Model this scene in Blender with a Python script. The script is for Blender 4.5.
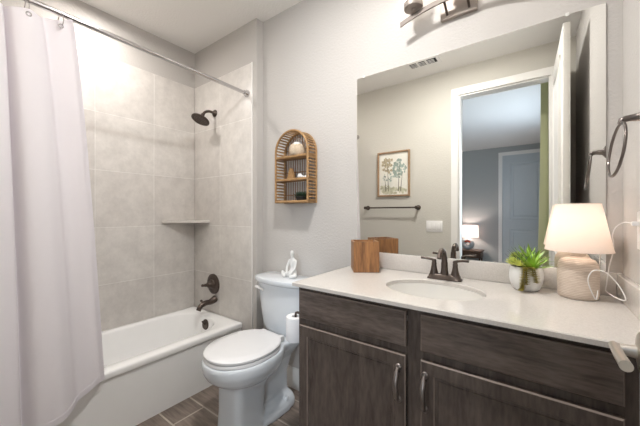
import bpy, bmesh, math, random
from mathutils import Vector, Matrix
PI = math.pi
random.seed(7)
S = bpy.context.scene
C = S.collection
for o in list(bpy.data.objects):
    bpy.data.objects.remove(o)

# ------------------------------------------------------------------ camera, world, light, exposure
cd = bpy.data.cameras.new('camera'); cam = bpy.data.objects.new('camera', cd); C.objects.link(cam)
cam.location = (0, 0, 1.18); cam.rotation_euler = (PI/2, 0, math.atan(217/294))
cd.sensor_width = 36; cd.lens = 294/640*36; cd.clip_start = .02; cd.clip_end = 50
S.camera = cam
W = bpy.data.worlds.new('world'); S.world = W; W.use_nodes = True
W.node_tree.nodes['Background'].inputs[0].default_value = (.55, .7, 1, 1)
W.node_tree.nodes['Background'].inputs[1].default_value = .6
vs = S.view_settings
vs.view_transform = 'Standard'; vs.look = 'None'; vs.gamma = 1; vs.use_curve_mapping = False
vs.exposure = 0.07

def light(name, kind, loc, power, color, rot=(0, 0, 0), **kw):
    l = bpy.data.lights.new(name, kind); l.energy = power; l.color = color
    for k, v in kw.items(): setattr(l, k, v)
    o = bpy.data.objects.new(name, l); C.objects.link(o); o.location = loc; o.rotation_euler = rot
    return o
# daylight through the bedroom window
light('window_daylight', 'AREA', (.30, -1.85, 1.45), 30, (.70, .84, 1), (0, PI/2, 0), shape='RECTANGLE', size=1.6, size_y=1.7)
# added fill panel beyond that window, aimed through the doorway into the bathroom
light('doorway_fill', 'AREA', (1.6, -3.4, 1.75), 200, (.80, .90, 1), (math.radians(86), 0, math.atan2(.54, .84)), shape='RECTANGLE', size=2.4, size_y=2.2)
# recessed can over the tub; the two room lamps are added fill
light('tub_can_light', 'AREA', (-2.12, .66, 2.575), 7.2, (1, .94, .89), (0, 0, 0), shape='DISK', size=.10, spread=math.radians(172))
light('room_fill_light', 'AREA', (-.60, .67, 2.571), 20, (1, .985, .965), shape='DISK', size=.15)
light('room_fill_glow', 'POINT', (-.60, .67, 2.50), 4.5, (1, .985, .965), shadow_soft_size=.06)
TABLE_W, BEDSIDE_W = 1.6, 10.0

# ------------------------------------------------------------------ materials
def lin(c):
    c = c/255
    return c/12.92 if c <= .04045 else ((c+.055)/1.055)**2.4
def rgb(r, g, b): return (lin(r), lin(g), lin(b), 1)
class N:
    def __init__(s, name):
        s.m = bpy.data.materials.new(name); s.m.use_nodes = True; s.t = s.m.node_tree
        s.b = s.t.nodes['Principled BSDF']; s.out = s.t.nodes['Material Output']
    def n(s, typ, **kw):
        x = s.t.nodes.new(typ)
        for k, v in kw.items():
            if k in x.inputs: x.inputs[k].default_value = v
            else: setattr(x, k, v)
        return x
    def l(s, a, b): s.t.links.new(a, b)
    def coord(s, scale=(1, 1, 1), kind='Object'):
        tc = s.n('ShaderNodeTexCoord'); mp = s.n('ShaderNodeMapping'); mp.inputs['Scale'].default_value = scale
        s.l(tc.outputs[kind], mp.inputs[0]); return mp.outputs[0]
    def noise(s, v, scale, detail=3, rough=.5):
        x = s.n('ShaderNodeTexNoise'); x.inputs['Scale'].default_value = scale; x.inputs['Detail'].default_value = detail
        x.inputs['Roughness'].default_value = rough; s.l(v, x.inputs['Vector']); return x.outputs[0]
    def ramp(s, f, stops):
        x = s.n('ShaderNodeValToRGB'); e = x.color_ramp.elements
        while len(e) < len(stops): e.new(.5)
        for i, (p, c) in enumerate(stops): e[i].position = p; e[i].color = c
        s.l(f, x.inputs[0]); return x.outputs[0]
    def mix(s, f, a, b, mode='MIX'):
        x = s.n('ShaderNodeMix', data_type='RGBA', blend_type=mode)
        for sock, v in ((x.inputs[0], f), (x.inputs[6], a), (x.inputs[7], b)):
            if hasattr(v, 'links') or hasattr(v, 'is_linked'): s.l(v, sock)
            else: sock.default_value = v
        return x.outputs[2]
    def bump(s, h, strength, dist=.002):
        x = s.n('ShaderNodeBump'); x.inputs['Strength'].default_value = strength; x.inputs['Distance'].default_value = dist
        s.l(h, x.inputs['Height']); s.l(x.outputs[0], s.b.inputs['Normal'])
    def set(s, rough=.5, metal=0, **kw):
        s.b.inputs['Roughness'].default_value = rough; s.b.inputs['Metallic'].default_value = metal
        for k, v in kw.items(): s.b.inputs[k.replace('_', ' ')].default_value = v
        return s.m
def mat(name, c, rough=.5, metal=0, var=.04, scale=20, bump=0, bscale=200, **kw):
    k = N(name); v = k.coord()
    f = k.noise(v, scale)
    lo = tuple(x*(1-var) for x in c[:3])+(1,); hi = tuple(min(1, x*(1+var)) for x in c[:3])+(1,)
    k.l(k.ramp(f, [(.3, lo), (.7, hi)]), k.b.inputs['Base Color'])
    if bump: k.bump(k.noise(v, bscale, 2), bump)
    return k.set(rough, metal, **kw)
def wood(name, c1, c2, scale, rough=.4, stretch=(1, 1, 1), bump=.05, **kw):
    k = N(name); v = k.coord(stretch)
    f = k.noise(v, scale, 6, .62); g = k.noise(v, scale*5, 3)
    a = k.ramp(f, [(.3, c1), (.7, c2)])
    b = k.mix(.35, a, k.ramp(g, [(.35, c1), (.65, c2)]))
    k.l(b, k.b.inputs['Base Color']); k.bump(g, bump)
    return k.set(rough, **kw)
def glow(name, c, strength, base=(1, 1, 1, 1)):
    k = N(name); k.b.inputs['Emission Color'].default_value = c; k.b.inputs['Emission Strength'].default_value = strength
    k.b.inputs['Base Color'].default_value = base
    return k.m
def cloth(name, c, trans=.35, scale=600, bump=.1):
    k = N(name); v = k.coord()
    w = k.noise(v, scale, 2)
    k.l(k.ramp(w, [(.3, tuple(x*.96 for x in c[:3])+(1,)), (.7, c)]), k.b.inputs['Base Color']); k.bump(w, bump, .0005)
    k.set(.9)
    tr = k.n('ShaderNodeBsdfTranslucent'); tr.inputs[0].default_value = c
    mx = k.n('ShaderNodeMixShader'); mx.inputs[0].default_value = trans
    k.l(k.b.outputs[0], mx.inputs[1]); k.l(tr.outputs[0], mx.inputs[2]); k.l(mx.outputs[0], k.out.inputs[0])
    return k.m
def paint(name, c):
    k = N(name); v = k.coord()
    n = k.noise(v, 80, 3, .55)
    k.b.inputs['Base Color'].default_value = c; k.bump(n, .6, .004)
    return k.set(.75)
M = {}
M['wall'] = paint('wall paint', rgb(195, 191, 187))
M['wallfront'] = paint('front wall paint', rgb(206, 202, 193))
M['ceil'] = paint('ceiling paint', rgb(242, 240, 237))
M['bedwall'] = paint('bedroom paint', rgb(172, 174, 172))
M['trim'] = mat('trim white', rgb(238, 236, 232), .35, var=.01)
M['door2'] = mat('bedroom door paint', rgb(197, 204, 208), .4, var=.01)
M['carpet'] = mat('carpet', rgb(150, 142, 132), .95, bump=.4, bscale=300)
M['porcelain'] = mat('porcelain', rgb(222, 227, 232), .07, var=.005, Coat_Weight=.5, Coat_Roughness=.04)
M['seat'] = mat('seat plastic', rgb(232, 232, 233), .22, var=.005)
M['acrylic'] = mat('tub acrylic', rgb(247, 247, 246), .14, var=.005)
M['sink'] = mat('sink china', rgb(216, 213, 207), .1, var=.005)
M['bronze'] = mat('oil rubbed bronze', rgb(88, 78, 72), .33, .75, var=.15, scale=60)
M['gunmetal'] = mat('dark pewter', rgb(138, 130, 126), .3, .9, var=.1, scale=60)
M['pewter'] = mat('towel ring pewter', rgb(118, 110, 106), .28, .9, var=.1, scale=60)
M['satin'] = mat('satin nickel', rgb(158, 148, 140), .5, .6, var=.03)
M['jar'] = wood('pale woven fibre', rgb(172, 150, 124), rgb(218, 202, 180), 60, .8)
M['bar'] = mat('satin bar', rgb(128, 119, 112), .6, .3, var=.03)
M['edge'] = mat('painted edge highlight', rgb(128, 115, 106), .25, var=.1)  # lighter chamfer colour paints the edge highlights of drawer and door fronts
M['nickel'] = mat('brushed nickel', rgb(205, 198, 190), .28, 1, var=.03)
M['chrome'] = mat('chrome', rgb(205, 203, 203), .15, 1, var=.02)
M['white'] = mat('white plastic', rgb(240, 238, 236), .35, var=.01)
M['ceramic'] = mat('matt white ceramic', rgb(228, 228, 226), .45, var=.02)
M['paper'] = mat('tissue paper', rgb(240, 240, 242), .95, var=.01)
M['dark'] = mat('dark void', rgb(28, 26, 25), .8)
M['soil'] = mat('soil', rgb(72, 55, 40), .95, var=.3, scale=120)
M['rattan'] = wood('rattan', rgb(128, 94, 60), rgb(184, 146, 98), 30, .5)
M['rattan2'] = wood('dark rattan', rgb(112, 76, 46), rgb(160, 116, 72), 30, .5)
M['boxwood'] = wood('acacia wood', rgb(96, 62, 36), rgb(182, 128, 78), 11, .45, (2.6, 2.6, .3))
M['framewood'] = wood('frame wood', rgb(142, 112, 84), rgb(178, 148, 116), 14, .5)
M['darkwood'] = wood('walnut table', rgb(58, 38, 26), rgb(100, 70, 48), 8, .4)
M['espresso'] = wood('espresso wood', rgb(70, 60, 55), rgb(116, 104, 97), 5, .26, (.9, 1, 5), .03)
M['espresso_v'] = wood('espresso wood upright', rgb(66, 57, 53), rgb(102, 91, 84), 5, .26, (4, 1, .8), .03)
M['curtain'] = cloth('curtain cloth', rgb(250, 247, 250), .40)
M['green_curtain'] = cloth('green drape', rgb(238, 238, 205), .5)
M['shade'] = cloth('lamp shade linen', rgb(250, 242, 236), .55, 900)
M['shade2'] = cloth('bedside shade linen', rgb(248, 240, 238), .5, 900)
M['bulb'] = glow('bulb', (1, .85, .68, 1), 6)
M['shadeglass'] = glow('lit frosted glass', (1, .92, .83, 1), 3.0)
M['canlens'] = glow('lit lens', (1, .9, .78, 1), 6)
M['leaf'] = mat('aloe leaf', rgb(150, 190, 72), .4, var=.25, scale=30)
M['leaf2'] = mat('pale sedum', rgb(206, 214, 110), .5, var=.2, scale=40)
M['leaf3'] = mat('grey green leaf', rgb(92, 122, 84), .5, var=.25, scale=40)
M['bead'] = mat('trailing bead leaf', rgb(150, 138, 62), .45, var=.35, scale=60)
M['darkleaf'] = mat('dark succulent', rgb(48, 66, 48), .5, var=.3, scale=80)
M['mirror'] = mat('silvered glass', (.90, .90, .87, 1), 0, 1, var=0)
M['mirroredge'] = mat('glass edge', rgb(120, 128, 122), .2)
M['clear'] = mat('clear plastic clip', rgb(226, 226, 222), .15)
M['stone'] = mat('grey stone lamp', rgb(150, 158, 160), .4, var=.15, scale=12)
M['rust'] = mat('rust glaze', rgb(168, 74, 50), .4)
M['ribbed'] = None

k = N('quartz'); v = k.coord()
f = k.noise(v, 220, 3, .7)
k.l(k.ramp(f, [(.35, rgb(203, 197, 191)), (.6, rgb(213, 208, 202))]), k.b.inputs['Base Color']); M['quartz'] = k.set(.09)

def tile_mat(name, axis, off):
    k = N(name); tc = k.n('ShaderNodeTexCoord'); sp = k.n('ShaderNodeSeparateXYZ'); cb = k.n('ShaderNodeCombineXYZ')
    ge = k.n('ShaderNodeNewGeometry')
    k.l(ge.outputs['Position'], sp.inputs[0]); k.l(sp.outputs[axis], cb.inputs[0]); k.l(sp.outputs[2], cb.inputs[1])
    mp = k.n('ShaderNodeMapping'); mp.inputs['Location'].default_value = (off[0], off[1], 0); k.l(cb.outputs[0], mp.inputs[0])
    br = k.n('ShaderNodeTexBrick', offset=0.0, squash=1.0); br.inputs['Scale'].default_value = 1
    br.inputs['Brick Width'].default_value = .385; br.inputs['Row Height'].default_value = .4; br.inputs['Mortar Size'].default_value = .0025
    br.inputs['Mortar Smooth'].default_value = .2
    br.inputs['Color1'].default_value = rgb(218, 213, 208); br.inputs['Color2'].default_value = rgb(230, 226, 221); br.inputs['Mortar'].default_value = rgb(244, 241, 237)
    k.l(mp.outputs[0], br.inputs['Vector'])
    n1 = k.noise(ge.outputs['Position'], 9, 8, .68); n2 = k.noise(ge.outputs['Position'], 45, 4, .6)
    a = k.mix(.55, br.outputs[0], k.ramp(n1, [(.36, (.74, .735, .73, 1)), (.62, (1.0, 1.0, 1.0, 1))]), 'MULTIPLY')
    b = k.mix(.3, a, k.ramp(n2, [(.35, (.86, .86, .86, 1)), (.6, (1, 1, 1, 1))]), 'MULTIPLY')
    k.l(b, k.b.inputs['Base Color'])
    h = k.n('ShaderNodeMath', operation='SUBTRACT'); h.inputs[0].default_value = 1; k.l(br.outputs['Fac'], h.inputs[1]); k.bump(h.outputs[0], .5, .003)
    return k.set(.3)
M['tile_left'] = tile_mat('marbled tile left', 1, (-1.09+.385*3, -2.279+.4*6))
M['tile_end'] = tile_mat('marbled tile end', 0, (2.06+.385*2, -2.279+.4*6))

k = N('plank floor'); ge = k.n('ShaderNodeNewGeometry')
mp = k.n('ShaderNodeMapping'); mp.inputs['Location'].default_value = (1.63+.9*3-.9*.37*0, -.83+.19*41, 0); k.l(ge.outputs['Position'], mp.inputs[0])
br = k.n('ShaderNodeTexBrick', offset=.37, offset_frequency=2, squash=1.0); br.inputs['Scale'].default_value = 1
br.inputs['Brick Width'].default_value = .9; br.inputs['Row Height'].default_value = .19; br.inputs['Mortar Size'].default_value = .005
br.inputs['Color1'].default_value = (.25, .25, .25, 1); br.inputs['Color2'].default_value = (1, 1, 1, 1); br.inputs['Mortar'].default_value = (0, 0, 0, 1)
k.l(mp.outputs[0], br.inputs['Vector'])
m2 = k.n('ShaderNodeMapping'); m2.inputs['Scale'].default_value = (1.5, 14, 1); k.l(ge.outputs['Position'], m2.inputs[0])
g = k.noise(m2.outputs[0], 3, 8, .65)
wd = k.ramp(g, [(.3, rgb(100, 87, 78)), (.55, rgb(140, 126, 116)), (.75, rgb(164, 150, 139))])
wd = k.mix(.45, wd, br.outputs[0], 'MULTIPLY')
k.l(k.mix(br.outputs['Fac'], wd, rgb(178, 168, 155)), k.b.inputs['Base Color']); k.bump(g, .1)
M['floor'] = k.set(.35)

k = N('ribbed ceramic'); v = k.coord(); wv = k.n('ShaderNodeTexWave', bands_direction='Z'); wv.inputs['Scale'].default_value = 55; wv.inputs['Distortion'].default_value = 1.5
wv.inputs['Detail'].default_value = 2; k.l(v, wv.inputs[0]); ns = k.noise(k.coord((1, 1, 6)), 60, 3)
k.l(k.mix(.4, k.ramp(wv.outputs[1], [(.2, rgb(206, 186, 168)), (.7, rgb(230, 216, 202))]), k.ramp(ns, [(.3, rgb(196, 176, 160)), (.7, rgb(232, 220, 206))])), k.b.inputs['Base Color'])
k.bump(wv.outputs[1], .5, .002); M['ribbed'] = k.set(.6)

k = N('watercolour print'); v = k.coord()
n = k.noise(v, 7, 5, .6); 
k.l(k.ramp(n, [(.3, rgb(226, 222, 210)), (.55, rgb(236, 233, 224)), (.75, rgb(214, 216, 206))]), k.b.inputs['Base Color']); M['print'] = k.set(.6)
M['wash1'] = mat('teal wash', rgb(156, 170, 160), .7, var=.3, scale=40)
M['wash2'] = mat('brown wash', rgb(178, 166, 140), .7, var=.3, scale=40)
M['wash3'] = mat('ochre wash', rgb(194, 192, 168), .7, var=.25, scale=30)
M['ink'] = mat('trunk ink', rgb(104, 96, 84), .7, var=.2)

# ------------------------------------------------------------------ geometry helpers (world coordinates; obj() moves them under the thing)
OFF = {}
def obj(name, bm, m, parent=None, smooth=40, label=None, local=False):
    bmesh.ops.recalc_face_normals(bm, faces=bm.faces)
    if parent is not None and not local:
        bmesh.ops.translate(bm, vec=-OFF[parent.name], verts=bm.verts)
    if smooth:
        for f in bm.faces: f.smooth = True
        a = math.radians(smooth)
        for e in bm.edges:
            e.smooth = len(e.link_faces) == 2 and e.calc_face_angle(0) < a
    me = bpy.data.meshes.new(name); bm.to_mesh(me); bm.free()
    for x in (m if isinstance(m, (list, tuple)) else [m]): me.materials.append(x)
    o = bpy.data.objects.new(name, me); C.objects.link(o)
    if parent is not None: o.parent = parent; OFF[o.name] = OFF[parent.name]
    else: OFF[o.name] = Vector((0, 0, 0))
    if label: o['label'] = label
    return o
def thing(name, label, cat, loc, rotz=0, group=None):
    o = bpy.data.objects.new(name, None); C.objects.link(o); o.empty_display_size = .05
    o.location = loc; o.rotation_euler = (0, 0, rotz); o['label'] = label; o['category'] = cat
    if group: o['group'] = group
    OFF[o.name] = Vector(loc); return o
def tag(o, label, cat, group=None, kind=None):
    o['label'] = label; o['category'] = cat
    if group: o['group'] = group
    if kind: o['kind'] = kind
    return o
def struct(name, bm, m, parent=None, smooth=40, label=None):
    o = obj(name, bm, m, parent, smooth, label)
    if parent is None: o['kind'] = 'structure'
    return o
def merge(bm, t):
    me = bpy.data.meshes.new('t'); t.to_mesh(me); t.free(); bm.from_mesh(me); bpy.data.meshes.remove(me)
def box(x0, x1, y0, y1, z0, z1, bev=0, seg=2, bm=None):
    t = bmesh.new(); bmesh.ops.create_cube(t, size=1)
    for v in t.verts: v.co = Vector(((x0+x1)/2+v.co.x*(x1-x0), (y0+y1)/2+v.co.y*(y1-y0), (z0+z1)/2+v.co.z*(z1-z0)))
    if bev: bmesh.ops.bevel(t, geom=list(t.edges), offset=bev, segments=seg, affect='EDGES', profile=.5)
    if bm is None: return t
    merge(bm, t); return bm
def loft(secs, cap=True, closed=True, bm=None):
    t = bm if bm is not None else bmesh.new()
    rows = [[t.verts.new(p) for p in s] for s in secs]
    n = len(rows[0])
    for a, b in zip(rows, rows[1:]):
        for i in range(n if closed else n-1):
            j = (i+1) % n; t.faces.new((a[i], a[j], b[j], b[i]))
    if cap:
        t.faces.new(rows[0][::-1]); t.faces.new(rows[-1])
    return t
def frames(pts):
    pts = [Vector(p) for p in pts]; out = []; nrm = None
    for i, p in enumerate(pts):
        tg = (pts[min(i+1, len(pts)-1)]-pts[max(i-1, 0)]).normalized()
        if nrm is None:
            nrm = tg.orthogonal().normalized()
        nrm = (nrm-tg*nrm.dot(tg)).normalized(); out.append((p, nrm, tg.cross(nrm)))
    return out
def tube(pts, r, n=12, bm=None, cap=True, close=False):
    rs = r if isinstance(r, (list, tuple)) else [r]*len(pts)
    secs = []
    for (p, a, b), q in zip(frames(pts), rs):
        secs.append([p+(a*math.cos(2*PI*i/n)+b*math.sin(2*PI*i/n))*q for i in range(n)])
    return loft(secs, cap, True, bm)
def ring(c, R, r, axis_u, axis_v, n=48, m=10, bm=None):
    t = bm if bm is not None else bmesh.new(); c = Vector(c); u = Vector(axis_u).normalized(); v = Vector(axis_v).normalized(); w = u.cross(v)
    rows = []
    for i in range(n):
        a = 2*PI*i/n; d = u*math.cos(a)+v*math.sin(a)
        rows.append([t.verts.new(c+d*(R+r*math.cos(2*PI*j/m))+w*r*math.sin(2*PI*j/m)) for j in range(m)])
    for i in range(n):
        for j in range(m):
            t.faces.new((rows[i][j], rows[(i+1) % n][j], rows[(i+1) % n][(j+1) % m], rows[i][(j+1) % m]))
    return t
def lathe(prof, c=(0, 0, 0), axis=(0, 0, 1), n=40, bm=None, cap=True):
    c = Vector(c); w = Vector(axis).normalized(); u = w.orthogonal().normalized(); v = w.cross(u)
    return loft([[c+w*z+(u*math.cos(2*PI*i/n)+v*math.sin(2*PI*i/n))*max(r, 1e-4) for i in range(n)] for r, z in prof], cap, True, bm)
def superell(cx, cy, a, b, z, n=64, p=2.0, yb=None):
    out = []
    for i in range(n):
        t = 2*PI*i/n; c, s = math.cos(t), math.sin(t)
        bb = b if (s < 0 or yb is None) else yb
        out.append(Vector((cx+a*math.copysign(abs(c)**(2/p), c), cy+bb*math.copysign(abs(s)**(2/p), s), z)))
    return out
def catmull(pts, per=8):
    P = [Vector(p) for p in pts]; P = [P[0]*2-P[1]]+P+[P[-1]*2-P[-2]]; out = []
    for i in range(1, len(P)-2):
        a, b, c, d = P[i-1:i+3]
        for k in range(per):
            t = k/per
            out.append(.5*((2*b)+(c-a)*t+(2*a-5*b+4*c-d)*t*t+(3*b-a-3*c+d)*t**3))
    out.append(P[-2]); return out
def prism(poly, axis, d0, d1, bm=None):       # poly in the plane across axis
    def q(p, d): return Vector((d, p[0], p[1])) if axis == 'x' else Vector((p[0], d, p[1])) if axis == 'y' else Vector((p[0], p[1], d))
    return loft([[q(p, d0) for p in poly], [q(p, d1) for p in poly]], True, True, bm)
def panel_door(w, h, t, y, x0, z0, inset, depth, bev=.004):
    """shaker style front: a slab with a stepped, recessed panel in its face; face at y, slab behind it"""
    bm = bmesh.new()
    def rect(m, yy): return [Vector((x0+m, yy, z0+m)), Vector((x0+w-m, yy, z0+m)), Vector((x0+w-m, yy, z0+h-m)), Vector((x0+m, yy, z0+h-m))]
    if inset: secs = [rect(0, y+t), rect(0, y+bev), rect(bev, y), rect(inset, y), rect(inset+.003, y+.004), rect(inset+.010, y+.004), rect(inset+.014, y+depth)]
    else: secs = [rect(0, y+t), rect(0, y+.005), rect(.0035, y+.001), rect(.0035+.004, y)]
    loft(secs, True, True, bm); bm.faces.ensure_lookup_table()
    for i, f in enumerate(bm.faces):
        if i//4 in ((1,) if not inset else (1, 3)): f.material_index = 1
    return bm
def remesh(o, vox, it=6):
    a = o.modifiers.new('r', 'REMESH'); a.mode = 'VOXEL'; a.voxel_size = vox; a.use_smooth_shade = True
    b = o.modifiers.new('s', 'SMOOTH'); b.factor = .5; b.iterations = it

# ------------------------------------------------------------------ room shell
XL, XR, YB, YS, YF, ZC = -2.434, .249, 1.5, 1.431, -.105, 2.59
XT = -1.63                                    # end of the wet wall
BX, BY = -3.3, -4.4                           # bedroom extents
struct('floor', box(-3.5, .45, YF-.06, 1.65, -.08, 0), M['floor'])
struct('floor_bedroom', box(-3.5, .45, -4.55, YF-.06, -.08, 0), M['carpet'])
struct('ceiling', box(-3.5, .45, -4.55, 1.65, ZC, ZC+.1), M['ceil'])
struct('wall_back', box(XT-.05, XR+.01, YB, YB+.12, 0, ZC), M['wall'])
struct('wall_alcove', box(XL-.12, XT, YS+.006, YB+.12, 0, ZC), M['wall'])
struct('wall_left', box(XL-.12, XL-.006, YF-.12, YB, 0, ZC), M['wall'])
o = struct('wall_tile_left', box(XL-.006, XL, YF, YS, .3, 2.279, .0015), M['tile_left'])
o = struct('wall_tile_alcove', box(XL, -1.678, YS, YS+.006, .3, 2.279, .0015), M['tile_end'])
struct('trim_tile_edge', box(-1.678, -1.671, YS-.002, YS+.006, .3, 2.283, .001), M['trim'])
WY0, WY1, WZ0, WZ1 = -2.75, -1.0, .6, 2.3
b = box(XR, XR+.15, WY1, YB+.12, 0, ZC); box(XR, XR+.15, -4.52, WY0, 0, ZC, bm=b)
box(XR, XR+.15, WY0, WY1, 0, WZ0, bm=b); box(XR, XR+.15, WY0, WY1, WZ1, ZC, bm=b)
struct('wall_right', b, M['wall'])
DX0, DX1, DZ = -.62, .10, 2.33               # doorway
o = struct('wall_front', prism([(XL-.12, 0), (DX0, 0), (DX0, DZ), (DX1, DZ), (DX1, 0), (XR+.01, 0), (XR+.01, ZC), (XL-.12, ZC)], 'y', YF-.12, YF), M['wallfront'])
def casing(name, x0, x1, zt, y0, y1, w=.062):
    poly = [(x0-w, 0), (x0, 0), (x0, zt), (x1, zt), (x1, 0), (x1+w, 0), (x1+w, zt+w), (x0-w, zt+w)]
    b = prism(poly, 'y', y0, y1)
    bmesh.ops.bevel(b, geom=[e for e in b.edges], offset=.004, segments=2, affect='EDGES')
    return struct(name, b, M['trim'])
casing('trim_door_casing', DX0+.005, DX1-.003, DZ-.005, YF, YF+.016)
casing('trim_door_jamb', DX0+.018, DX1-.018, DZ-.018, YF-.115, YF-.004, .016)
struct('wall_bedroom_back', box(BX-.12, XR+.01, BY-.12, BY, 0, ZC), M['bedwall'])
struct('wall_bedroom_left', box(BX-.12, BX, BY, YF-.12, 0, ZC), M['bedwall'])
struct('baseboard_back', (lambda b: b)(prism([(YB, 0), (YB-.016, 0), (YB-.016, .10), (YB-.012, .112), (YB-.011, .122), (YB-.005, .135), (YB, .135)], 'x', XT, -.84)), M['trim'])
struct('baseboard_alcove', box(XT, XT+.012, YS+.01, YB, 0, .13, .003), M['trim'])
# bedroom window
b = box(XR+.06, XR+.09, WY0, WY0+.05, WZ0, WZ1); box(XR+.06, XR+.09, WY1-.05, WY1, WZ0, WZ1, bm=b)
box(XR+.06, XR+.09, WY0, WY1, WZ0, WZ0+.05, bm=b); box(XR+.06, XR+.09, WY0, WY1, WZ1-.05, WZ1, bm=b)
struct('window_1', b, M['trim'])

# open bathroom door at the right, with lever
d = bpy.data.objects.new('door_1', None); C.objects.link(d); d['kind'] = 'structure'; d['label'] = 'open white bathroom door standing along the right wall'
d.location = (.105, YF+.02, 0); d.rotation_euler = (0, 0, -math.radians(1.75)); OFF['door_1'] = Vector(d.location)
def leaf(w, h, t, rails):
    bm = bmesh.new(); box(0, t, 0, w, .01, h, .002, bm=bm); return bm
DW = .745
def two_panel(face_x, sgn, w, h):
    bm = bmesh.new()
    for z0, z1 in ((.25, .95), (1.15, h-.14)):
        y0, y1 = .12, w-.12
        for a0, a1, c0, c1 in ((y0, y1, z0, z0+.02), (y0, y1, z1-.02, z1), (y0, y0+.02, z0, z1), (y1-.02, y1, z0, z1)):
            box(face_x-sgn*.001, face_x+sgn*.007, a0, a1, c0, c1, .002, bm=bm)
        box(face_x-sgn*.001, face_x+sgn*.006, y0+.06, y1-.06, z0+.06, z1-.06, .004, bm=bm)
    return bm
obj('leaf', leaf(DW, 2.34, .035, 0), M['trim'], d, local=True)
obj('panel_moulding', two_panel(0, -1, DW, 2.34), M['trim'], d, local=True)
ly = DW-.065; lz = .985
def dl(x, y, z):
    a = math.radians(1.75); x -= .105; y -= YF+.02
    return (x*math.cos(a)-y*math.sin(a), x*math.sin(a)+y*math.cos(a), z)
h = obj('door_handle', lathe([(.0, 0), (.031, 0), (.031, .006), (.026, .011), (.009, .014), (.0065, .03)], (0, ly, lz), (-1, 0, 0)), M['nickel'], d, local=True, label='brushed nickel lever handle')
b = tube([(-.034, ly, lz), dl(.0965, .603, lz)], .0065, 16)
tube([dl(.0915, .606, .985), dl(.0875, .55, .992), dl(.0815, .475, 1.006)], .0062, 20, bm=b)
obj('lever', b, M['nickel'], h, local=True)

# ------------------------------------------------------------------ bathtub
TX0, TX1, TY0, TY1, TZ = XL+.002, -1.775, YF+.003, YS-.002, .362
tub = thing('bathtub', 'white alcove bathtub along the tiled wall under the shower head', 'bathtub', ((TX0+TX1)/2, (TY0+TY1)/2, 0))
n = 96
def rrect(x0, x1, y0, y1, z, r):
    out = []; cx = [(x1-r, y1-r, 0), (x0+r, y1-r, PI/2), (x0+r, y0+r, PI), (x1-r, y0+r, 3*PI/2)]
    for a, b_, s in cx:
        for i in range(n//4):
            t = s+PI/2*i/(n//4-1); out.append(Vector((a+r*math.cos(t), b_+r*math.sin(t), z)))
    return out
X0, X1, Y0, Y1 = TX0, TX1, TY0, TY1
secs = [rrect(X0+.02, X1-.016, Y0, Y1, 0, .004), rrect(X0+.02, X1-.012, Y0, Y1, TZ-.046, .004), rrect(X0+.005, X1-.003, Y0, Y1, TZ-.040, .006),
        rrect(X0, X1, Y0, Y1, TZ-.034, .008), rrect(X0, X1, Y0, Y1, TZ-.012, .010), rrect(X0+.002, X1-.003, Y0+.002, Y1-.002, TZ-.004, .012), rrect(X0+.010, X1-.012, Y0+.01, Y1-.01, TZ, .014),
        rrect(X0+.06, X1-.078, Y0+.09, Y1-.085, TZ, .20), rrect(X0+.065, X1-.084, Y0+.096, Y1-.09, TZ-.004, .20), rrect(X0+.070, X1-.09, Y0+.10, Y1-.096, TZ-.014, .20),
        rrect(X0+.085, X1-.105, Y0+.14, Y1-.112, .20, .20), rrect(X0+.10, X1-.118, Y0+.2, Y1-.13, .11, .19), rrect(X0+.13, X1-.15, Y0+.26, Y1-.16, .07, .16), rrect(X0+.2, X1-.22, Y0+.36, Y1-.26, .055, .1)]
obj('tub_body', loft(secs), M['acrylic'], tub, 50)
ov = obj('overflow_plate', lathe([(0, -.012), (.040, -.012), (.040, .008), (.035, .013), (0, .014)], (-2.10, Y1-.096, .302), (0, -1, .12)), M['bronze'], tub, label='round dark bronze overflow plate')
obj('drain_lever', tube([(-2.10, Y1-.106, .304), (-2.10, Y1-.120, .318), (-2.10, Y1-.128, .334)], [.006, .006, .008], 10), M['bronze'], ov)

# ------------------------------------------------------------------ shower fittings
def rod(name, label):
    y1 = YS
    r = thing(name, label, 'shower curtain rod', (-1.724, .66, 2.07))
    obj('bar', tube([(-1.724, YF+.01, 2.083), (-1.724, y1-.01, 2.062)], .0125, 20), M['chrome'], r)
    obj('end_flange', lathe([(0, 0), (.026, 0), (.026, .008), (.018, .022), (.0165, .034)], (-1.724, y1, 2.062), (0, -1, 0)), M['chrome'], r)
    obj('end_flange', lathe([(0, 0), (.026, 0), (.026, .008), (.018, .022), (.0165, .034)], (-1.724, YF, 2.083), (0, 1, 0)), M['chrome'], r)
rod('curtain_rod', 'straight chrome shower rod spanning the tub alcove')

sh = thing('shower_rose', 'round dark bronze shower head on a curved arm on the tiled wall', 'shower head', (-2.128, YS, 1.995))
obj('wall_flange', lathe([(0, 0), (.030, 0), (.029, .006), (.020, .014), (.012, .018)], (-2.128, YS, 1.997), (0, -1, 0)), M['bronze'], sh)
obj('arm', tube(catmull([(-2.128, YS-.01, 1.997), (-2.128, YS-.05, 2.0), (-2.128, YS-.088, 1.985), (-2.128, YS-.112, 1.955)]), .0105, 14), M['bronze'], sh)
ax = Vector((0, -.42, -.9)); hc = Vector((-2.128, YS-.112, 1.952))
hd = obj('spray_head', lathe([(0, -.012), (.014, -.012), (.015, .006), (.022, .014), (.050, .026), (.068, .036), (.071, .043), (.069, .048), (.060, .049), (.059, .045), (0, .044)], hc, ax, 48), M['bronze'], sh)
b = bmesh.new(); w = ax.normalized(); u = w.orthogonal().normalized(); v_ = w.cross(u)
for R_, q in ((.016, 6), (.032, 12), (.047, 18)):
    for i in range(q):
        c = hc+w*.044+(u*math.cos(2*PI*i/q)+v_*math.sin(2*PI*i/q))*R_
        lathe([(.0028, 0), (.002, .003)], c, ax, 6, bm=b)
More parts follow.
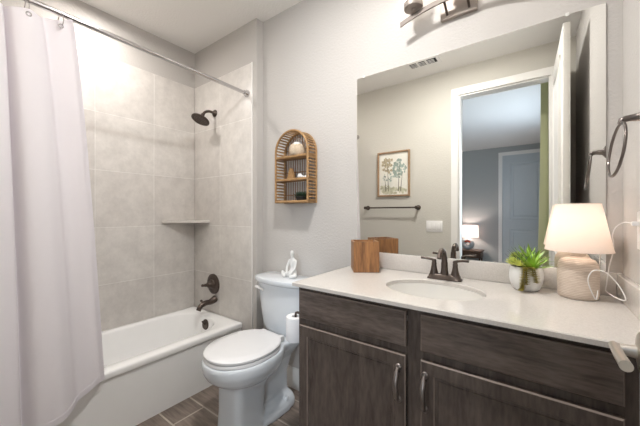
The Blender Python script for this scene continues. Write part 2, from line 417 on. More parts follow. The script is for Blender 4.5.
obj('nozzles', b, M['gunmetal'], hd)
vl = thing('shower_valve', 'dark bronze shower valve with a round plate above the tub spout', 'shower valve', (-2.149, YS, .596))
obj('plate', lathe([(0, 0), (.083, 0), (.082, .006), (.070, .012), (.040, .015), (.034, .024), (.026, .028), (.024, .05), (.018, .056), (0, .057)], (-2.149, YS, .596), (0, -1, 0), 48), M['bronze'], vl)
b = tube([(-2.149, YS-.05, .596), (-2.160, YS-.062, .594), (-2.182, YS-.070, .590), (-2.196, YS-.072, .588)], [.014, .013, .010, .012], 14)
obj('handle', b, M['bronze'], vl)
sp = thing('tub_spout', 'dark bronze bath spout with a diverter knob over the tub rim', 'bath spout', (-2.12, YS, .485))
obj('spout', tube(catmull([(-2.12, YS, .480), (-2.12, YS-.045, .464), (-2.12, YS-.095, .464), (-2.12, YS-.135, .446), (-2.12, YS-.152, .418)], 6), [.028]*2+[.027, .026, .025, .024, .023, .022]+[.021]*8+[.019]*9, 20), M['bronze'], sp)
obj('diverter_knob', lathe([(.005, 0), (.005, .018), (.009, .020), (.010, .028), (.006, .034)], (-2.12, YS-.122, .464), (0, -.2, 1), 14), M['bronze'], sp)
b = prism([(XL, YS), (XL, 1.150), (XL+.012, 1.145), (-2.205, YS-.02), (-2.2, YS)], 'z', 1.098, 1.120)
bmesh.ops.bevel(b, geom=list(b.edges), offset=.003, segments=2, affect='EDGES')
tag(obj('corner_shelf', b, M['quartz']), 'white triangular corner shelf set in the tiled shower walls', 'shelf')

# curtain
top = [(.41, -1.712), (.365, -1.732), (.315, -1.752), (.300, -1.712), (.265, -1.690), (.215, -1.700), (.195, -1.752), (.188, -1.712), (.14, -1.69), (.085, -1.70), (.065, -1.75), (.055, -1.70), (.01, -1.69), (-.05, -1.72), (-.095, -1.73)]
bot = [(.545, -1.748), (.492, -1.742), (.435, -1.722), (.402, -1.668), (.35, -1.618), (.28, -1.608), (.240, -1.672), (.226, -1.628), (.165, -1.59), (.105, -1.60), (.08, -1.66), (.07, -1.60), (.02, -1.59), (-.05, -1.64), (-.095, -1.66)]
T = catmull([Vector((x, y, 0)) for y, x in top], 10); B = catmull([Vector((x, y, 0)) for y, x in bot], 10)
ct = thing('shower_curtain', 'white fabric shower curtain hanging outside the tub at left', 'shower curtain', (-1.70, .2, .3))
def sheet(rows, off=0, u0=0, u1=None, f0=0, f1=1):
    bm = bmesh.new(); R = []
    u1 = len(T) if u1 is None else u1
    for j in range(rows+1):
        f = f0+(f1-f0)*j/rows; r = []
        for i in range(u0, u1):
            q = i/(len(T)-1); g = f**.75
            p = T[i].lerp(B[i], g)
            zt = 2.016+.042*math.exp(-(q/.17)**2)+.005*math.cos(i/10*PI); zb = .295+.055*math.exp(-q*9)
            r.append(bm.verts.new((p.x+off+.004*math.sin(q*40+f*3)*f, p.y, zt+(zb-zt)*f)))
        R.append(r)
    for a, b_ in zip(R, R[1:]):
        for i in range(len(a)-1): bm.faces.new((a[i], a[i+1], b_[i+1], b_[i]))
    return bm
cp = obj('panel', sheet(48), M['curtain'], ct, 180)
sd = cp.modifiers.new('t', 'SOLIDIFY'); sd.thickness = .0012
hm = obj('bottom_hem', sheet(2, .0014, f0=.985), M['curtain'], ct, 180); sd = hm.modifiers.new('t', 'SOLIDIFY'); sd.thickness = .002
eh = obj('edge_hem', sheet(48, .0016, 0, 4), M['curtain'], ct, 180); sd = eh.modifiers.new('t', 'SOLIDIFY'); sd.thickness = .0015
rings = []
for i, y in enumerate((.372, .262, .140, .01)):
    xx = min(T, key=lambda p: abs(p.y-y)).x
    obj('grommet', ring((xx+.005, y, (2.022, 2.000, 1.996, 1.996)[i]), .008, .0025, (0, 1, 0), (0, 0, 1), 20, 8), M['chrome'], ct, label='small metal grommet')
    lb = ['chrome curtain ring nearest the free edge of the white curtain', 'chrome curtain ring second from the free edge of the white curtain', 'chrome curtain ring third from the free edge of the white curtain', 'chrome curtain ring fourth from the free edge, at the left frame edge'][i]
    zc = 2.046 if i == 0 else 2.040
    r = ring((-1.724, y, zc), .036, .0019, (.995, .06, 0), (0, 0, 1), 40, 8)
    tag(obj('curtain_ring', r, M['chrome']), lb, 'curtain ring', 'chrome rings on the shower rod')

# ------------------------------------------------------------------ toilet
TC = -1.302
to = thing('toilet', 'white two piece toilet with closed lid between tub and vanity', 'toilet', (TC, 1.15, 0))
def egg(a, yf, yw, yb, z, n=64, ab=None):
    """plan of a toilet seat: round front at yf, widest (a) at yw, squarer back at yb"""
    out = []
    for i in range(n):
        t = 2*PI*i/n; c, s = math.cos(t), math.sin(t)
        if s < 0: out.append(Vector((TC+a*math.copysign(abs(c)**.93, c), yw+(yw-yf)*s, z)))
        else:
            p = 2/3.2; out.append(Vector((TC+a*math.copysign(abs(c)**p, c)*(1-.27*abs(s)**1.5), yw+(yb-yw)*abs(s)**p, z)))
    return out
b = loft([egg(.096, .985, 1.08, 1.20, .24), egg(.116, .935, 1.08, 1.24, .278), egg(.150, .885, 1.07, 1.26, .302), egg(.176, .850, 1.06, 1.28, .334), egg(.189, .834, 1.05, 1.29, .368), egg(.191, .831, 1.05, 1.29, .400), egg(.187, .835, 1.05, 1.29, .418)])
def rr(a, y0, y1, z, p=5): return superell(TC, (y0+y1)/2, a, (y1-y0)/2, z, 64, p)
loft([rr(.100, .935, 1.15, 0, 6), rr(.098, .937, 1.145, .03, 6), rr(.093, .942, 1.14, .12, 6), rr(.096, .945, 1.14, .28, 6)], bm=b)
loft([rr(.056, 1.10, 1.37, 0), rr(.052, 1.10, 1.37, .20), rr(.070, 1.12, 1.40, .30), rr(.118, 1.14, 1.45, .37), rr(.125, 1.14, 1.47, .415)], bm=b)
loft([rr(.112, 1.08, 1.40, 0, 4), rr(.112, 1.08, 1.40, .035, 4), rr(.100, 1.08, 1.39, .065, 4), rr(.070, 1.08, 1.37, .085, 4)], bm=b)
ob = obj('bowl', b, M['porcelain'], to); remesh(ob, .0085, 5)
for s in (-1, 1):
    obj('bolt_cap', lathe([(.018, 0), (.018, .008), (.012, .018), (0, .021)], (TC+s*.088, 1.30, .062), (0, 0, 1), 20), M['porcelain'], to)
obj('seat', loft([egg(.175, .845, 1.05, 1.262, .4170), egg(.179, .841, 1.05, 1.266, .4210), egg(.179, .841, 1.05, 1.266, .4320), egg(.176, .844, 1.05, 1.263, .4370)]), M['seat'], to)
obj('lid', loft([egg(.175, .845, 1.05, 1.265, .4395), egg(.179, .841, 1.05, 1.268, .4430), egg(.179, .841, 1.05, 1.268, .4520), egg(.173, .848, 1.05, 1.264, .4580), egg(.135, .895, 1.05, 1.24, .4615)]), M['seat'], to, label='closed white seat lid')
for s in (-1, 1): obj('hinge', box(TC+s*.075-.018, TC+s*.075+.018, 1.250, 1.284, .4160, .4520, .006), M['seat'], to)
def bow(a, yb, yf, sag, z, n=64, p=7):
    out = []
    for q in superell(TC, (yb+yf)/2, a, (yb-yf)/2, z, n, p):
        k_ = ((q.x-TC)/a)**2
        if q.y < (yb+yf)/2: q.y += sag*k_
        out.append(q)
    return out
obj('tank', loft([bow(.152, 1.465, 1.325, .02, .425), bow(.166, 1.468, 1.312, .025, .460), bow(.182, 1.47, 1.300, .032, .56), bow(.207, 1.472, 1.285, .04, .735)]), M['porcelain'], to)
obj('tank_lid', loft([bow(.212, 1.475, 1.272, .045, .735), bow(.222, 1.480, 1.262, .05, .742), bow(.224, 1.482, 1.258, .05, .755), bow(.220, 1.480, 1.262, .05, .767), bow(.205, 1.472, 1.275, .045, .772)]), M['porcelain'], to)
fx, fy, fz = TC-.165, 1.318, .700
fl = obj('flush_lever', lathe([(0, 0), (.012, 0), (.011, .010), (.006, .013), (.006, .022)], (fx, fy, fz), (0, -1, 0), 20), M['white'], to, label='white flush lever')
obj('lever_arm', tube([(fx-.012, fy-.02, fz+.002), (fx+.02, fy-.024, fz-.002), (fx+.06, fy-.022, fz-.010)], [.009, .008, .007], 12), M['white'], fl)

# white figurine on the tank
fg = thing('figurine', 'white ceramic figure sitting cross legged on the toilet tank lid', 'figurine', (-1.255, 1.40, .772))
def skin(name, verts, edges, radii, m, parent, sub=2):
    me = bpy.data.meshes.new(name); off = OFF[parent.name]
    me.from_pydata([Vector(v)-off for v in verts], edges, []); me.materials.append(m)
    o = bpy.data.objects.new(name, me); C.objects.link(o); o.parent = parent; OFF[o.name] = off
    sk = o.modifiers.new('skin', 'SKIN'); sk.use_smooth_shade = True
    for v, r in zip(me.skin_vertices[0].data, radii): v.radius = (r, r)
    me.skin_vertices[0].data[0].use_root = True
    ss = o.modifiers.new('sub', 'SUBSURF'); ss.levels = sub; ss.render_levels = sub
    return o
fxx, fyy, fzz = -1.255, 1.40, .772
def F(x, y, z): return (fxx+x, fyy+y, fzz+z)
vs_ = [F(0, .01, .02), F(0, .012, .055), F(0, .008, .098), F(0, .004, .118), F(.002, -.002, .132), F(.004, -.006, .152), F(.006, -.006, .172),
       F(-.026, .006, .106), F(-.034, -.012, .062), F(-.014, -.036, .022), F(.028, .006, .106), F(.036, -.012, .062), F(.014, -.038, .020),
       F(-.026, -.004, .016), F(-.058, -.028, .022), F(-.052, -.03, .042), F(-.02, -.046, .010), F(.026, -.004, .016), F(.056, -.03, .020), F(.018, -.05, .012)]
ed = [(0, 1), (1, 2), (2, 3), (3, 4), (4, 5), (5, 6), (2, 7), (7, 8), (8, 9), (2, 10), (10, 11), (11, 12), (0, 13), (13, 14), (14, 16), (0, 17), (17, 18), (18, 19), (14, 15)]
ra = [.020, .017, .021, .010, .008, .014, .010, .008, .007, .0065, .008, .007, .0065, .015, .012, .008, .008, .015, .012, .008]
skin('body', vs_, ed, ra, M['ceramic'], fg)

# ------------------------------------------------------------------ vanity
VX0, VX1, VF, VD = -.842, XR-.002, .985, .967
va = thing('vanity_cabinet', 'dark espresso bathroom vanity cabinet under the white countertop', 'vanity cabinet', ((VX0+VX1)/2, 1.24, 0))
b = box(VX0, VX0+.018, VF+.02, YB-.002, .0, .860); box(VX1-.018, VX1, VF+.02, YB-.002, 0, .860, bm=b)
box(VX0+.018, VX1-.018, VF+.02, YB-.002, .10, .118, bm=b); box(VX0+.018, VX1-.018, VF+.075, VF+.09, 0, .10, bm=b); box(VX0+.018, VX1-.018, YB-.012, YB-.002, .118, .86, bm=b)
obj('carcass', b, M['espresso_v'], va, 20)
b = bmesh.new()
for x0, x1 in ((VX0, VX0+.045), (-.356, -.306), (.135, VX1)): box(x0, x1, VF, VF+.02, .10, .862, .0012, bm=b)
for z0, z1 in ((.83, .862), (.695, .735), (.10, .15)):
    for x0, x1 in ((VX0+.045, -.356), (-.306, .135)): box(x0, x1, VF, VF+.02, z0, z1, bm=b)
obj('face_frame', b, M['espresso_v'], va, 20)
def pull(x, z0, z1, par):
    y = VD
    b = tube(catmull([(x, y, z0), (x, y-.016, z0+.008), (x, y-.030, (z0+z1)/2), (x, y-.016, z1-.008), (x, y, z1)], 8), [.0065]*4+[.006]*5+[.0085]*15+[.006]*5+[.0065]*4, 12)
    for z in (z0, z1): lathe([(.0115, -.001), (.0115, .003), (.007, .006)], (x, y, z), (0, -1, 0), 18, bm=b)
    return obj('handle', b, M['gunmetal'], par, 60, label='arched dark pewter pull')
for x0, x1, hx in ((-.826, -.3565, -.380), (-.307, .165, -.2915)):
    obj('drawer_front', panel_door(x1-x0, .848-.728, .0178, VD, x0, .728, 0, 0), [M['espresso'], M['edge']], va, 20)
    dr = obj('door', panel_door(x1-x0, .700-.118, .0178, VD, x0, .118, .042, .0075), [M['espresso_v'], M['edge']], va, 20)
    pull(hx, .546, .655, dr)
# countertop with an oval cut-out
CZ, CT, CX0, CF = .880, .864, -.855, .955
SX, SY, SA, SB = -.335, 1.212, .186, .146
def slab_with_hole():
    bm = bmesh.new(); n = 96
    x0, x1, y0, y1 = CX0, XR-.001, CF, YB-.001
    def rim(z, e):
        out = []
        for i in range(n):
            t = 2*PI*i/n; dx, dy = math.cos(t), math.sin(t)
            s = min(((x1-e-SX)/dx if dx > 1e-9 else 1e9), ((x0+e-SX)/dx if dx < -1e-9 else 1e9), ((y1-e-SY)/dy if dy > 1e-9 else 1e9), ((y0+e-SY)/dy if dy < -1e-9 else 1e9))
            out.append(Vector((SX+dx*s, SY+dy*s, z)))
        for cx, cy in ((x1-e, y1-e), (x0+e, y1-e), (x0+e, y0+e), (x1-e, y0+e)):
            t = math.atan2(cy-SY, cx-SX) % (2*PI); i = round(t/(2*PI)*n) % n; out[i] = Vector((cx, cy, z))
        return out
    def hole(z, g=0): return [Vector((SX+(SA+g)*math.cos(2*PI*i/n), SY+(SB+g)*math.sin(2*PI*i/n), z)) for i in range(n)]
    rows = [hole(CZ-.003), hole(CZ, .003), rim(CZ, .003), rim(CZ-.003, 0), rim(CT, 0), hole(CT)]
    V = [[bm.verts.new(p) for p in r] for r in rows]
    for k_ in range(len(V)):
        a, c = V[k_], V[(k_+1) % len(V)]
        for i in range(n):
            j = (i+1) % n; bm.faces.new((a[i], a[j], c[j], c[i]))
    return bm
co = obj('countertop', slab_with_hole(), M['quartz'], None, 30); tag(co, 'white speckled quartz countertop on the dark vanity, with an oval sink cutout', 'countertop')
obj('backsplash', box(-.83, XR-.001, 1.48, YB-.001, CZ, .964, .003), M['quartz'], co)
obj('side_splash', box(XR-.020, XR-.001, CF+.02, 1.480, CZ, .964, .003), M['quartz'], co)
sk = thing('sink', 'white oval undermount sink basin set in the countertop', 'sink', (SX, SY, .74))
secs = []
for g, z in ((.018, CT-.001), (-.004, CT-.001), (-.008, CT-.012), (-.02, .83), (-.05, .775), (-.09, .745), (-.12, .738)):
    secs.append([Vector((SX+(SA+g)*math.cos(2*PI*i/64), SY+(SB+g*.85)*math.sin(2*PI*i/64), z)) for i in range(64)])
o = obj('basin', loft(secs, False), M['sink'], sk, 60); sd = o.modifiers.new('t', 'SOLIDIFY'); sd.thickness = .008; sd.offset = -1
obj('drain', lathe([(0, 0), (.03, 0), (.03, .004), (.022, .006), (0, .005)], (SX, SY, .7385), (0, 0, 1), 28), M['bronze'], sk)

# faucet
fa = thing('faucet', 'dark bronze two handle faucet standing behind the sink', 'faucet', (-.337, 1.405, CZ+.0004))
fx, fy = -.337, 1.405
fa.scale = (.89, .89, .89)
b = loft([superell(fx, fy, .082, .029, CZ+.0004, 48, 5), superell(fx, fy, .082, .029, CZ+.006, 48, 5), superell(fx, fy, .076, .024, CZ+.012, 48, 5), superell(fx, fy, .074, .022, CZ+.022, 48, 5), superell(fx, fy, .070, .018, CZ+.026, 48, 5)])
obj('base_plate', b, M['bronze'], fa)
b = tube(catmull([(fx, fy, CZ+.02), (fx, fy, CZ+.06), (fx, fy-.002, CZ+.105), (fx, fy-.018, CZ+.138), (fx, fy-.050, CZ+.152), (fx, fy-.082, CZ+.142), (fx, fy-.100, CZ+.118)], 6),
         [.021]*2+[.0195, .018, .017, .0165]+[.016]*4+[.0145]*4+[.0130]*6+[.0118]*6+[.0112]*6+[.0110]*5, 20)
obj('spout', b, M['bronze'], fa, 60)
for s in (-1, 1):
    cx = fx+s*.051
    h = obj('handle', lathe([(.0, .02), (.022, .02), (.021, .028), (.016, .045), (.012, .070), (.0125, .080), (.0105, .084), (.012, .09), (.009, .098), (0, .1)], (cx, fy, CZ), (0, 0, 1), 28), M['bronze'], fa)
    obj('lever', tube([(cx-s*.006, fy-.001, CZ+.092), (cx+s*.012, fy-.004, CZ+.098), (cx+s*.036, fy-.008, CZ+.102), (cx+s*.063, fy-.012, CZ+.103)], [.007, .0065, .006, .0065], 12), M['bronze'], h)

# mirror
mi = thing('mirror', 'large frameless wall mirror above the vanity', 'mirror', (-.316, YB, .964))
MX0, MX1, MZ0, MZ1 = -.836, .204, .9645, 1.952
obj('glass', box(MX0, MX1, YB-.007, YB-.0015, MZ0, MZ1), M['mirror'], mi, 0)
obj('backing', box(MX0, MX1, YB-.0015, YB-.0002, MZ0, MZ1), M['mirroredge'], mi, 0)
for x in (-.79, .095):
    obj('clip', box(x-.006, x+.006, YB-.010, YB-.0002, MZ1-.006, MZ1+.008, .002), M['clear'], mi, label='clear plastic clip')

# vanity light (shades stand above the picture)
vl = thing('vanity_light', 'brushed nickel wall light with an arched bar above the mirror', 'wall light', (-.295, YB, 2.16))
obj('back_plate', box(-.373, -.216, YB-.022, YB, 2.10, 2.225, .003), M['satin'], vl)
arc = [(-.295+.252*q, YB-.085, 2.114+.042*(1-q*q)) for q in [i/16-1 for i in range(33)]]
b = bmesh.new(); secs = []
for x, y, z in arc: secs.append([Vector((x, y-.004, z-.011)), Vector((x, y+.004, z-.011)), Vector((x, y+.004, z+.011)), Vector((x, y-.004, z+.011))])
obj('arched_bar', loft(secs, bm=b), M['bar'], vl, 20)
for x in (-.342, -.248): obj('standoff', tube([(x, YB-.02, 2.118), (x, YB-.082, 2.150)], .0055, 10), M['bronze'], vl)
for x in (-.478, -.295, -.112):
    q = (x+.295)/.252; zb = 2.114+.042*(1-q*q)+.010
    so = obj('socket', lathe([(0, zb), (.010, zb), (.010, zb+.014), (.042, zb+.017), (.045, zb+.026), (.042, zb+.046), (0, zb+.047)], (x, YB-.098, 0), (0, 0, 1), 32), M['satin'], vl)
    gl = obj('glass_shade', lathe([(.034, zb+.047), (.046, zb+.07), (.052, zb+.11), (.056, zb+.17), (.054, zb+.17), (.050, zb+.11), (.044, zb+.07), (.032, zb+.049)], (x, YB-.098, 0), (0, 0, 1), 32, cap=False), M['shadeglass'], so, label='lit frosted glass shade')

# ------------------------------------------------------------------ things on the counter
bx = thing('wooden_box', 'square open wooden box on the countertop by the mirror', 'box', (-.728, 1.381, CZ+.0005), math.radians(36))
hw, hh, wt = .065, .154, .010
b = bmesh.new(); rows = []
for a, z in ((hw, 0), (hw, hh), (hw-wt, hh), (hw-wt, .012)):
    rows.append([Vector((-a, -a, z)), Vector((a, -a, z)), Vector((a, a, z)), Vector((-a, a, z))])
loft(rows, bm=b)
bmesh.ops.bevel(b, geom=list(b.edges), offset=.0015, segments=1, affect='EDGES')
obj('body', b, M['boxwood'], bx, 30, local=True)

pl = thing('potted_succulent', 'round white pot of green succulents with trailing stems beside the lamp', 'potted plant', (-.035, 1.405, CZ))
px, py = -.035, 1.405
b = lathe([(0, .001), (.036, .001), (.044, .008), (.053, .030), (.0565, .052), (.055, .078), (.051, .092), (.048, .092), (.051, .076), (.051, .07), (0, .07)], (px, py, CZ), (0, 0, 1), 48)
obj('pot', b, M['ceramic'], pl, 50)
obj('soil', lathe([(0, .0705), (.050, .0705), (.049, .083), (0, .088)], (px, py, CZ), (0, 0, 1), 28), M['soil'], pl)
def leafmesh(bm, base, d, L, w, curl=.3, up=Vector((0, 0, 1))):
    base = Vector(base); d = Vector(d).normalized(); side = d.cross(up)
    if side.length < .05: side = Vector((1, 0, 0))
    side.normalize(); nrm = side.cross(d).normalized(); secs = []
    for i in range(8):
        t = i/7; ww = w*(1-t)**.7*(.75+.6*t*(1-t)*2)+.0004; p = base+d*L*t-nrm*curl*L*t*t+Vector((0, 0, -.0))
        th = ww*.32+.0003
        secs.append([p-side*ww, p-nrm*th, p+side*ww, p+nrm*th*.25])
    loft(secs, bm=bm)
zt = CZ+.084
b = bmesh.new(); rg = random.Random(3)
for i in range(22):
    a = i*2.399+.3; el = .35+1.05*(i/22); r = .004+.012*(1-i/22)
    leafmesh(b, (px+.018+r*math.cos(a), py-.004+r*math.sin(a), zt), (math.cos(a)*math.cos(el), math.sin(a)*math.cos(el), math.sin(el)), (.060 if math.cos(a) > .3 else .076)+.018*rg.random(), .0096, .14)
obj('aloe_leaves', b, M['leaf'], pl, 50)
b = bmesh.new()
for cx, cy, R_ in ((-.040, -.026, .024), (-.022, -.044, .019), (-.046, -.006, .021)):
    for i in range(20):
        a = i*2.399; el = .1+1.3*i/20
        leafmesh(b, (px+cx+.003*math.cos(a), py+cy+.003*math.sin(a), zt+.014), (math.cos(a)*math.cos(el), math.sin(a)*math.cos(el), math.sin(el)), R_*1.25, .0065, -.1)
obj('sedum_rosettes', b, M['leaf2'], pl, 50)
b = bmesh.new()
for i in range(26):
    a = rg.uniform(0, 2*PI); el = rg.uniform(.45, 1.25); cx = rg.uniform(-.036, .036); cy = rg.uniform(-.005, .035)
    leafmesh(b, (px+cx, py+cy, zt), (math.cos(a)*math.cos(el), math.sin(a)*math.cos(el)*.6, math.sin(el)), rg.uniform(.05, .085), .0032, .15)
obj('spiky_leaves', b, M['leaf3'], pl, 50)
def strand(pts):
    P = catmull(pts, 9); b = tube(P, .0012, 6)
    for i, p in enumerate(P):
        if i % 2: continue
        for s in range(4):
            a = s*PI/2+i*.8
            leafmesh(b, p+Vector((0, -.001, .001)), (math.cos(a), math.sin(a)-.15, .1), .0125, .0056, .1)
    return b
ux, uy = .594*1, -.8046                         # towards the viewer side of the pot
def around(ang, r, z):
    r *= .86; return (px+r*math.cos(ang), py+r*math.sin(ang), CZ+z)
for a0, a1, zs in ((-1.62, -1.78, ((.046, .092), (.064, .092), (.074, .062), (.072, .036), (.066, .016), (.084, .008))), (-1.50, -1.52, ((.046, .092), (.064, .090), (.074, .058), (.072, .030))), (-1.10, -1.02, ((.046, .092), (.064, .092), (.075, .064), (.076, .040))), (-1.20, -1.18, ((.046, .093), (.063, .091), (.074, .066)))):
    q = len(zs)-1
    obj('trailing_stem', strand([around(a0+(a1-a0)*i/q, r, z) for i, (r, z) in enumerate(zs)]), M['bead'], pl, 50)

# table lamp
lx, ly_ = .117, 1.392
la = thing('table_lamp', 'lit table lamp with white cone shade and ribbed cream base on the counter', 'table lamp', (lx, ly_, CZ))
prof = [(q*.79, z_) for q, z_ in [(0, .001), (.066, .001), (.071, .006), (.073, .02), (.0735, .06), (.073, .105), (.070, .122), (.060, .134), (.040, .142), (.026, .147), (.022, .150), (0, .150)]]
obj('base', lathe(prof, (lx, ly_, CZ), (0, 0, 1), 56), M['ribbed'], la, 50)
obj('neck', lathe([(.022, .148), (.023, .152), (.023, .166), (.014, .169), (.011, .172), (.011, .20)], (lx, ly_, CZ), (0, 0, 1), 28), M['ribbed'], la)
sh_ = obj('lamp_shade', lathe([(.095, 1.046), (.063, 1.212), (.0617, 1.212), (.0937, 1.046)], (lx, ly_, 0), (0, 0, 1), 72, cap=False), M['shade'], la, 60, label='white cone shade, lit from inside')
for q_, z_ in ((.0944, 1.047), (.0624, 1.2115)): obj('shade_rim', ring((lx, ly_, z_), q_, .0014, (1, 0, 0), (0, 1, 0), 64, 8), M['shade'], sh_)
obj('bulb', lathe([(.008, 1.085), (.012, 1.092), (.024, 1.115), (.026, 1.13), (.018, 1.15), (0, 1.157)], (lx, ly_, 0), (0, 0, 1), 20), M['bulb'], la)
light('table_lamp_glow', 'POINT', (lx, ly_, 1.135), TABLE_W, (1, .94, .89), shadow_soft_size=.03)
cz = CZ+.004
cord = [(0.168, 1.375, 0.9243), (0.1601, 1.33, 0.9024), (0.1506, 1.29, 0.9035), (0.1334, 1.275, 0.9524), (0.1341, 1.27, 0.9791), (0.147, 1.27, 0.9976), (0.169, 1.27, 0.996), (0.1892, 1.27, 0.9768), (0.2061, 1.26, 0.9475), (0.2138, 1.255, 0.9182), (0.1989, 1.29, 0.915), (0.1927, 1.4, 0.9091), (0.1921, 1.41, 0.9173), (0.1941, 1.41, 0.9349), (0.1987, 1.4, 0.9924), (0.2063, 1.385, 1.0461), (0.2037, 1.36, 1.0817), (0.1984, 1.34, 1.1075), (0.2019, 1.31, 1.1352), (0.2131, 1.27, 1.1511), (0.226, 1.248, 1.1501)]
obj('cord', tube(catmull(cord, 8), .0017, 8), M['white'], la, 60, label='thin white power cord')
obj('plug', box(.224, .2407, 1.241, 1.255, 1.142, 1.155, .004), M['white'], la, label='white plug')
ou = thing('outlet', 'white wall outlet behind the lamp on the right wall', 'outlet', (XR, 1.248, 1.128))
obj('cover_plate', box(XR-.006, XR, 1.213, 1.283, 1.071, 1.185, .0025), M['white'], ou)
for z in (1.148, 1.108): obj('socket', box(XR-.0085, XR-.0055, 1.232, 1.264, z-.014, z+.014, .003), M['white'], ou)

# towel ring
ty = 1.195
tr = thing('towel_ring', 'dark pewter towel ring hanging on the right wall by the mirror', 'towel ring', (XR, ty, 1.445))
obj('wall_mount', lathe([(0, 0), (.027, 0), (.026, .008), (.017, .013), (.012, .018), (.009, .038)], (XR, ty, 1.450), (-1, 0, 0), 28), M['pewter'], tr)
obj('post', tube([(XR-.03, ty, 1.450), (XR-.045, ty, 1.449), (XR-.052, ty, 1.446), (XR-.055, ty, 1.437)], [.009, .009, .010, .008], 14), M['pewter'], tr)
w_ = Vector((-.12, .02, -1)).normalized(); uu = Vector((-.05, 1, 0)); uu = (uu-w_*uu.dot(w_)).normalized()
obj('ring', ring(Vector((XR-.054, ty, 1.441))+w_*.079, .076, .0038, uu, w_, 64, 12), M['pewter'], tr)

# toilet paper on the side of the vanity
rx, ry = -.962, 1.10
hp = thing('toilet_paper_holder', 'dark metal paper holder fixed to the side of the vanity', 'paper holder', (VX0, ry, .685))
obj('mount', lathe([(0, 0), (.022, 0), (.021, .007), (.010, .012)], (VX0+.0012, ry, .690), (-1, 0, 0), 24), M['gunmetal'], hp)
obj('arm', tube([(VX0-.008, ry, .690), (rx+.012, ry, .690), (rx+.003, ry, .687), (rx, ry, .678), (rx, ry, .545)], .006, 12), M['bronze'], hp)
obj('end_disc', lathe([(0, .549), (.03, .549), (.03, .554), (0, .554)], (rx, ry, 0), (0, 0, 1), 24), M['gunmetal'], hp)
tag(obj('toilet_paper_roll', lathe([(.019, 0), (.046, 0), (.047, .003), (.047, .112), (.046, .115), (.019, .115), (.019, 0)], (rx, ry, .5545), (0, 0, 1), 40, cap=False), M['paper']), 'white toilet paper roll held upright beside the vanity', 'toilet paper')

# ------------------------------------------------------------------ rattan wall shelf
RX, RW, RZ0, RSP, RF, RBK = -1.266, .143, 1.245, 1.572, 1.395, 1.498
rs = thing('wall_shelf', 'arched rattan wall shelf with three tiers above the toilet', 'wall shelf', (RX, RBK, RZ0))
def arch(r, n=24): return [(RX+r, RZ0)]+[(RX+r*math.cos(PI*i/n), RSP+r*math.sin(PI*i/n)) for i in range(n+1)]+[(RX-r, RZ0)]
def archframe(y, name):
    b = tube([(x, y, z) for x, z in arch(RW-.007)], .0075, 10)
    tube([(RX-RW+.004, y, RZ0+.006), (RX+RW-.004, y, RZ0+.006)], .0075, 10, bm=b)
    return obj(name, b, M['rattan'], rs, 60)
archframe(RF+.008, 'front_frame'); archframe(RBK-.008, 'back_frame')
b = bmesh.new()
for s in (-1, 1):
    z = RZ0+.018
    while z < RSP:
        box(RX+s*(RW-.007)-.003, RX+s*(RW-.007)+.003, RF+.008, RBK-.008, z-.0045, z+.0045, .001, 1, bm=b); z += .0205
for i in range(1, 22):
    a = PI*i/22; x, z = RX+(RW-.007)*math.cos(a), RSP+(RW-.007)*math.sin(a); tg = Vector((-math.sin(a), 0, math.cos(a))); nr = Vector((math.cos(a), 0, math.sin(a)))
    loft([[Vector((x, y, z))+tg*p+nr*q for p, q in ((-.0045, -.003), (.0045, -.003), (.0045, .003), (-.0045, .003))] for y in (RF+.008, RBK-.008)], bm=b)
obj('side_slats', b, M['rattan'], rs, 30)
b = bmesh.new()
for i in range(13):
    x = RX-RW+.022+(2*RW-.044)*i/12; zt = RSP+math.sqrt(max(0, (RW-.007)**2-(x-RX)**2))
    tube([(x, RBK-.006, RZ0+.006), (x, RBK-.006, zt)], .0026, 6, bm=b)
obj('back_rods', b, M['rattan2'], rs, 60)
for z in (1.30, 1.452, 1.60): obj('back_rail', tube([(RX-RW+.008, RBK-.010, z), (RX+RW-.008, RBK-.010, z)], .0028, 6), M['rattan2'], rs, 60)
SH = [RZ0+.012, 1.398, 1.545]
for z in SH: obj('shelf', box(RX-RW+.010, RX+RW-.010, RF+.004, RBK-.011, z-.011, z+.004, .003), M['rattan'], rs)
sj = thing('jar', 'pale woven round jar on the top tier of the rattan shelf', 'jar', (RX+.02, 1.442, SH[2]+.0045))
jx, jy, jz = RX+.02, 1.442, SH[2]+.0045
obj('body', lathe([(0, 0), (.044, 0), (.052, .008), (.054, .03), (.052, .058), (.044, .068), (.030, .072), (0, .072)], (jx, jy, jz), (0, 0, 1), 28), M['jar'], sj)
obj('lid', lathe([(.031, .072), (.032, .078), (.020, .086), (.006, .090), (0, .091)], (jx, jy, jz), (0, 0, 1), 24), M['white'], sj)
hx = jx; obj('handle', tube(catmull([(jx-.052, jy, jz+.05), (jx-.046, jy, jz+.088), (jx, jy, jz+.118), (jx+.046, jy, jz+.088), (jx+.052, jy, jz+.05)], 6), .0022, 8), M['rattan2'], sj)
z = SH[1]+.0045
b = prism([(RX-.066, z), (RX-.008, z), (RX-.032, z+.072), (RX-.040, z+.072)], 'y', 1.432, 1.462); bmesh.ops.bevel(b, geom=list(b.edges), offset=.002, segments=1, affect='EDGES')
tag(obj('wooden_pyramid', b, M['rattan']), 'small wooden triangle block on the middle tier of the rattan shelf', 'ornament')
tag(obj('shell', lathe([(0, 0), (.012, .001), (.018, .008), (.017, .018), (.010, .028), (0, .032)], (RX+.048, 1.435, z), (0, 0, 1), 18), M['ceramic']), 'small white round ornament between wooden triangle and white ring on the rattan shelf', 'ornament')
tag(obj('bead_garland', ring((RX+.072, 1.452, z+.008), .018, .007, (1, 0, 0), (0, 1, 0), 24, 10), M['ceramic']), 'small white ring ornament at the right end of the rattan shelf middle tier', 'ornament')
z = SH[0]+.0045
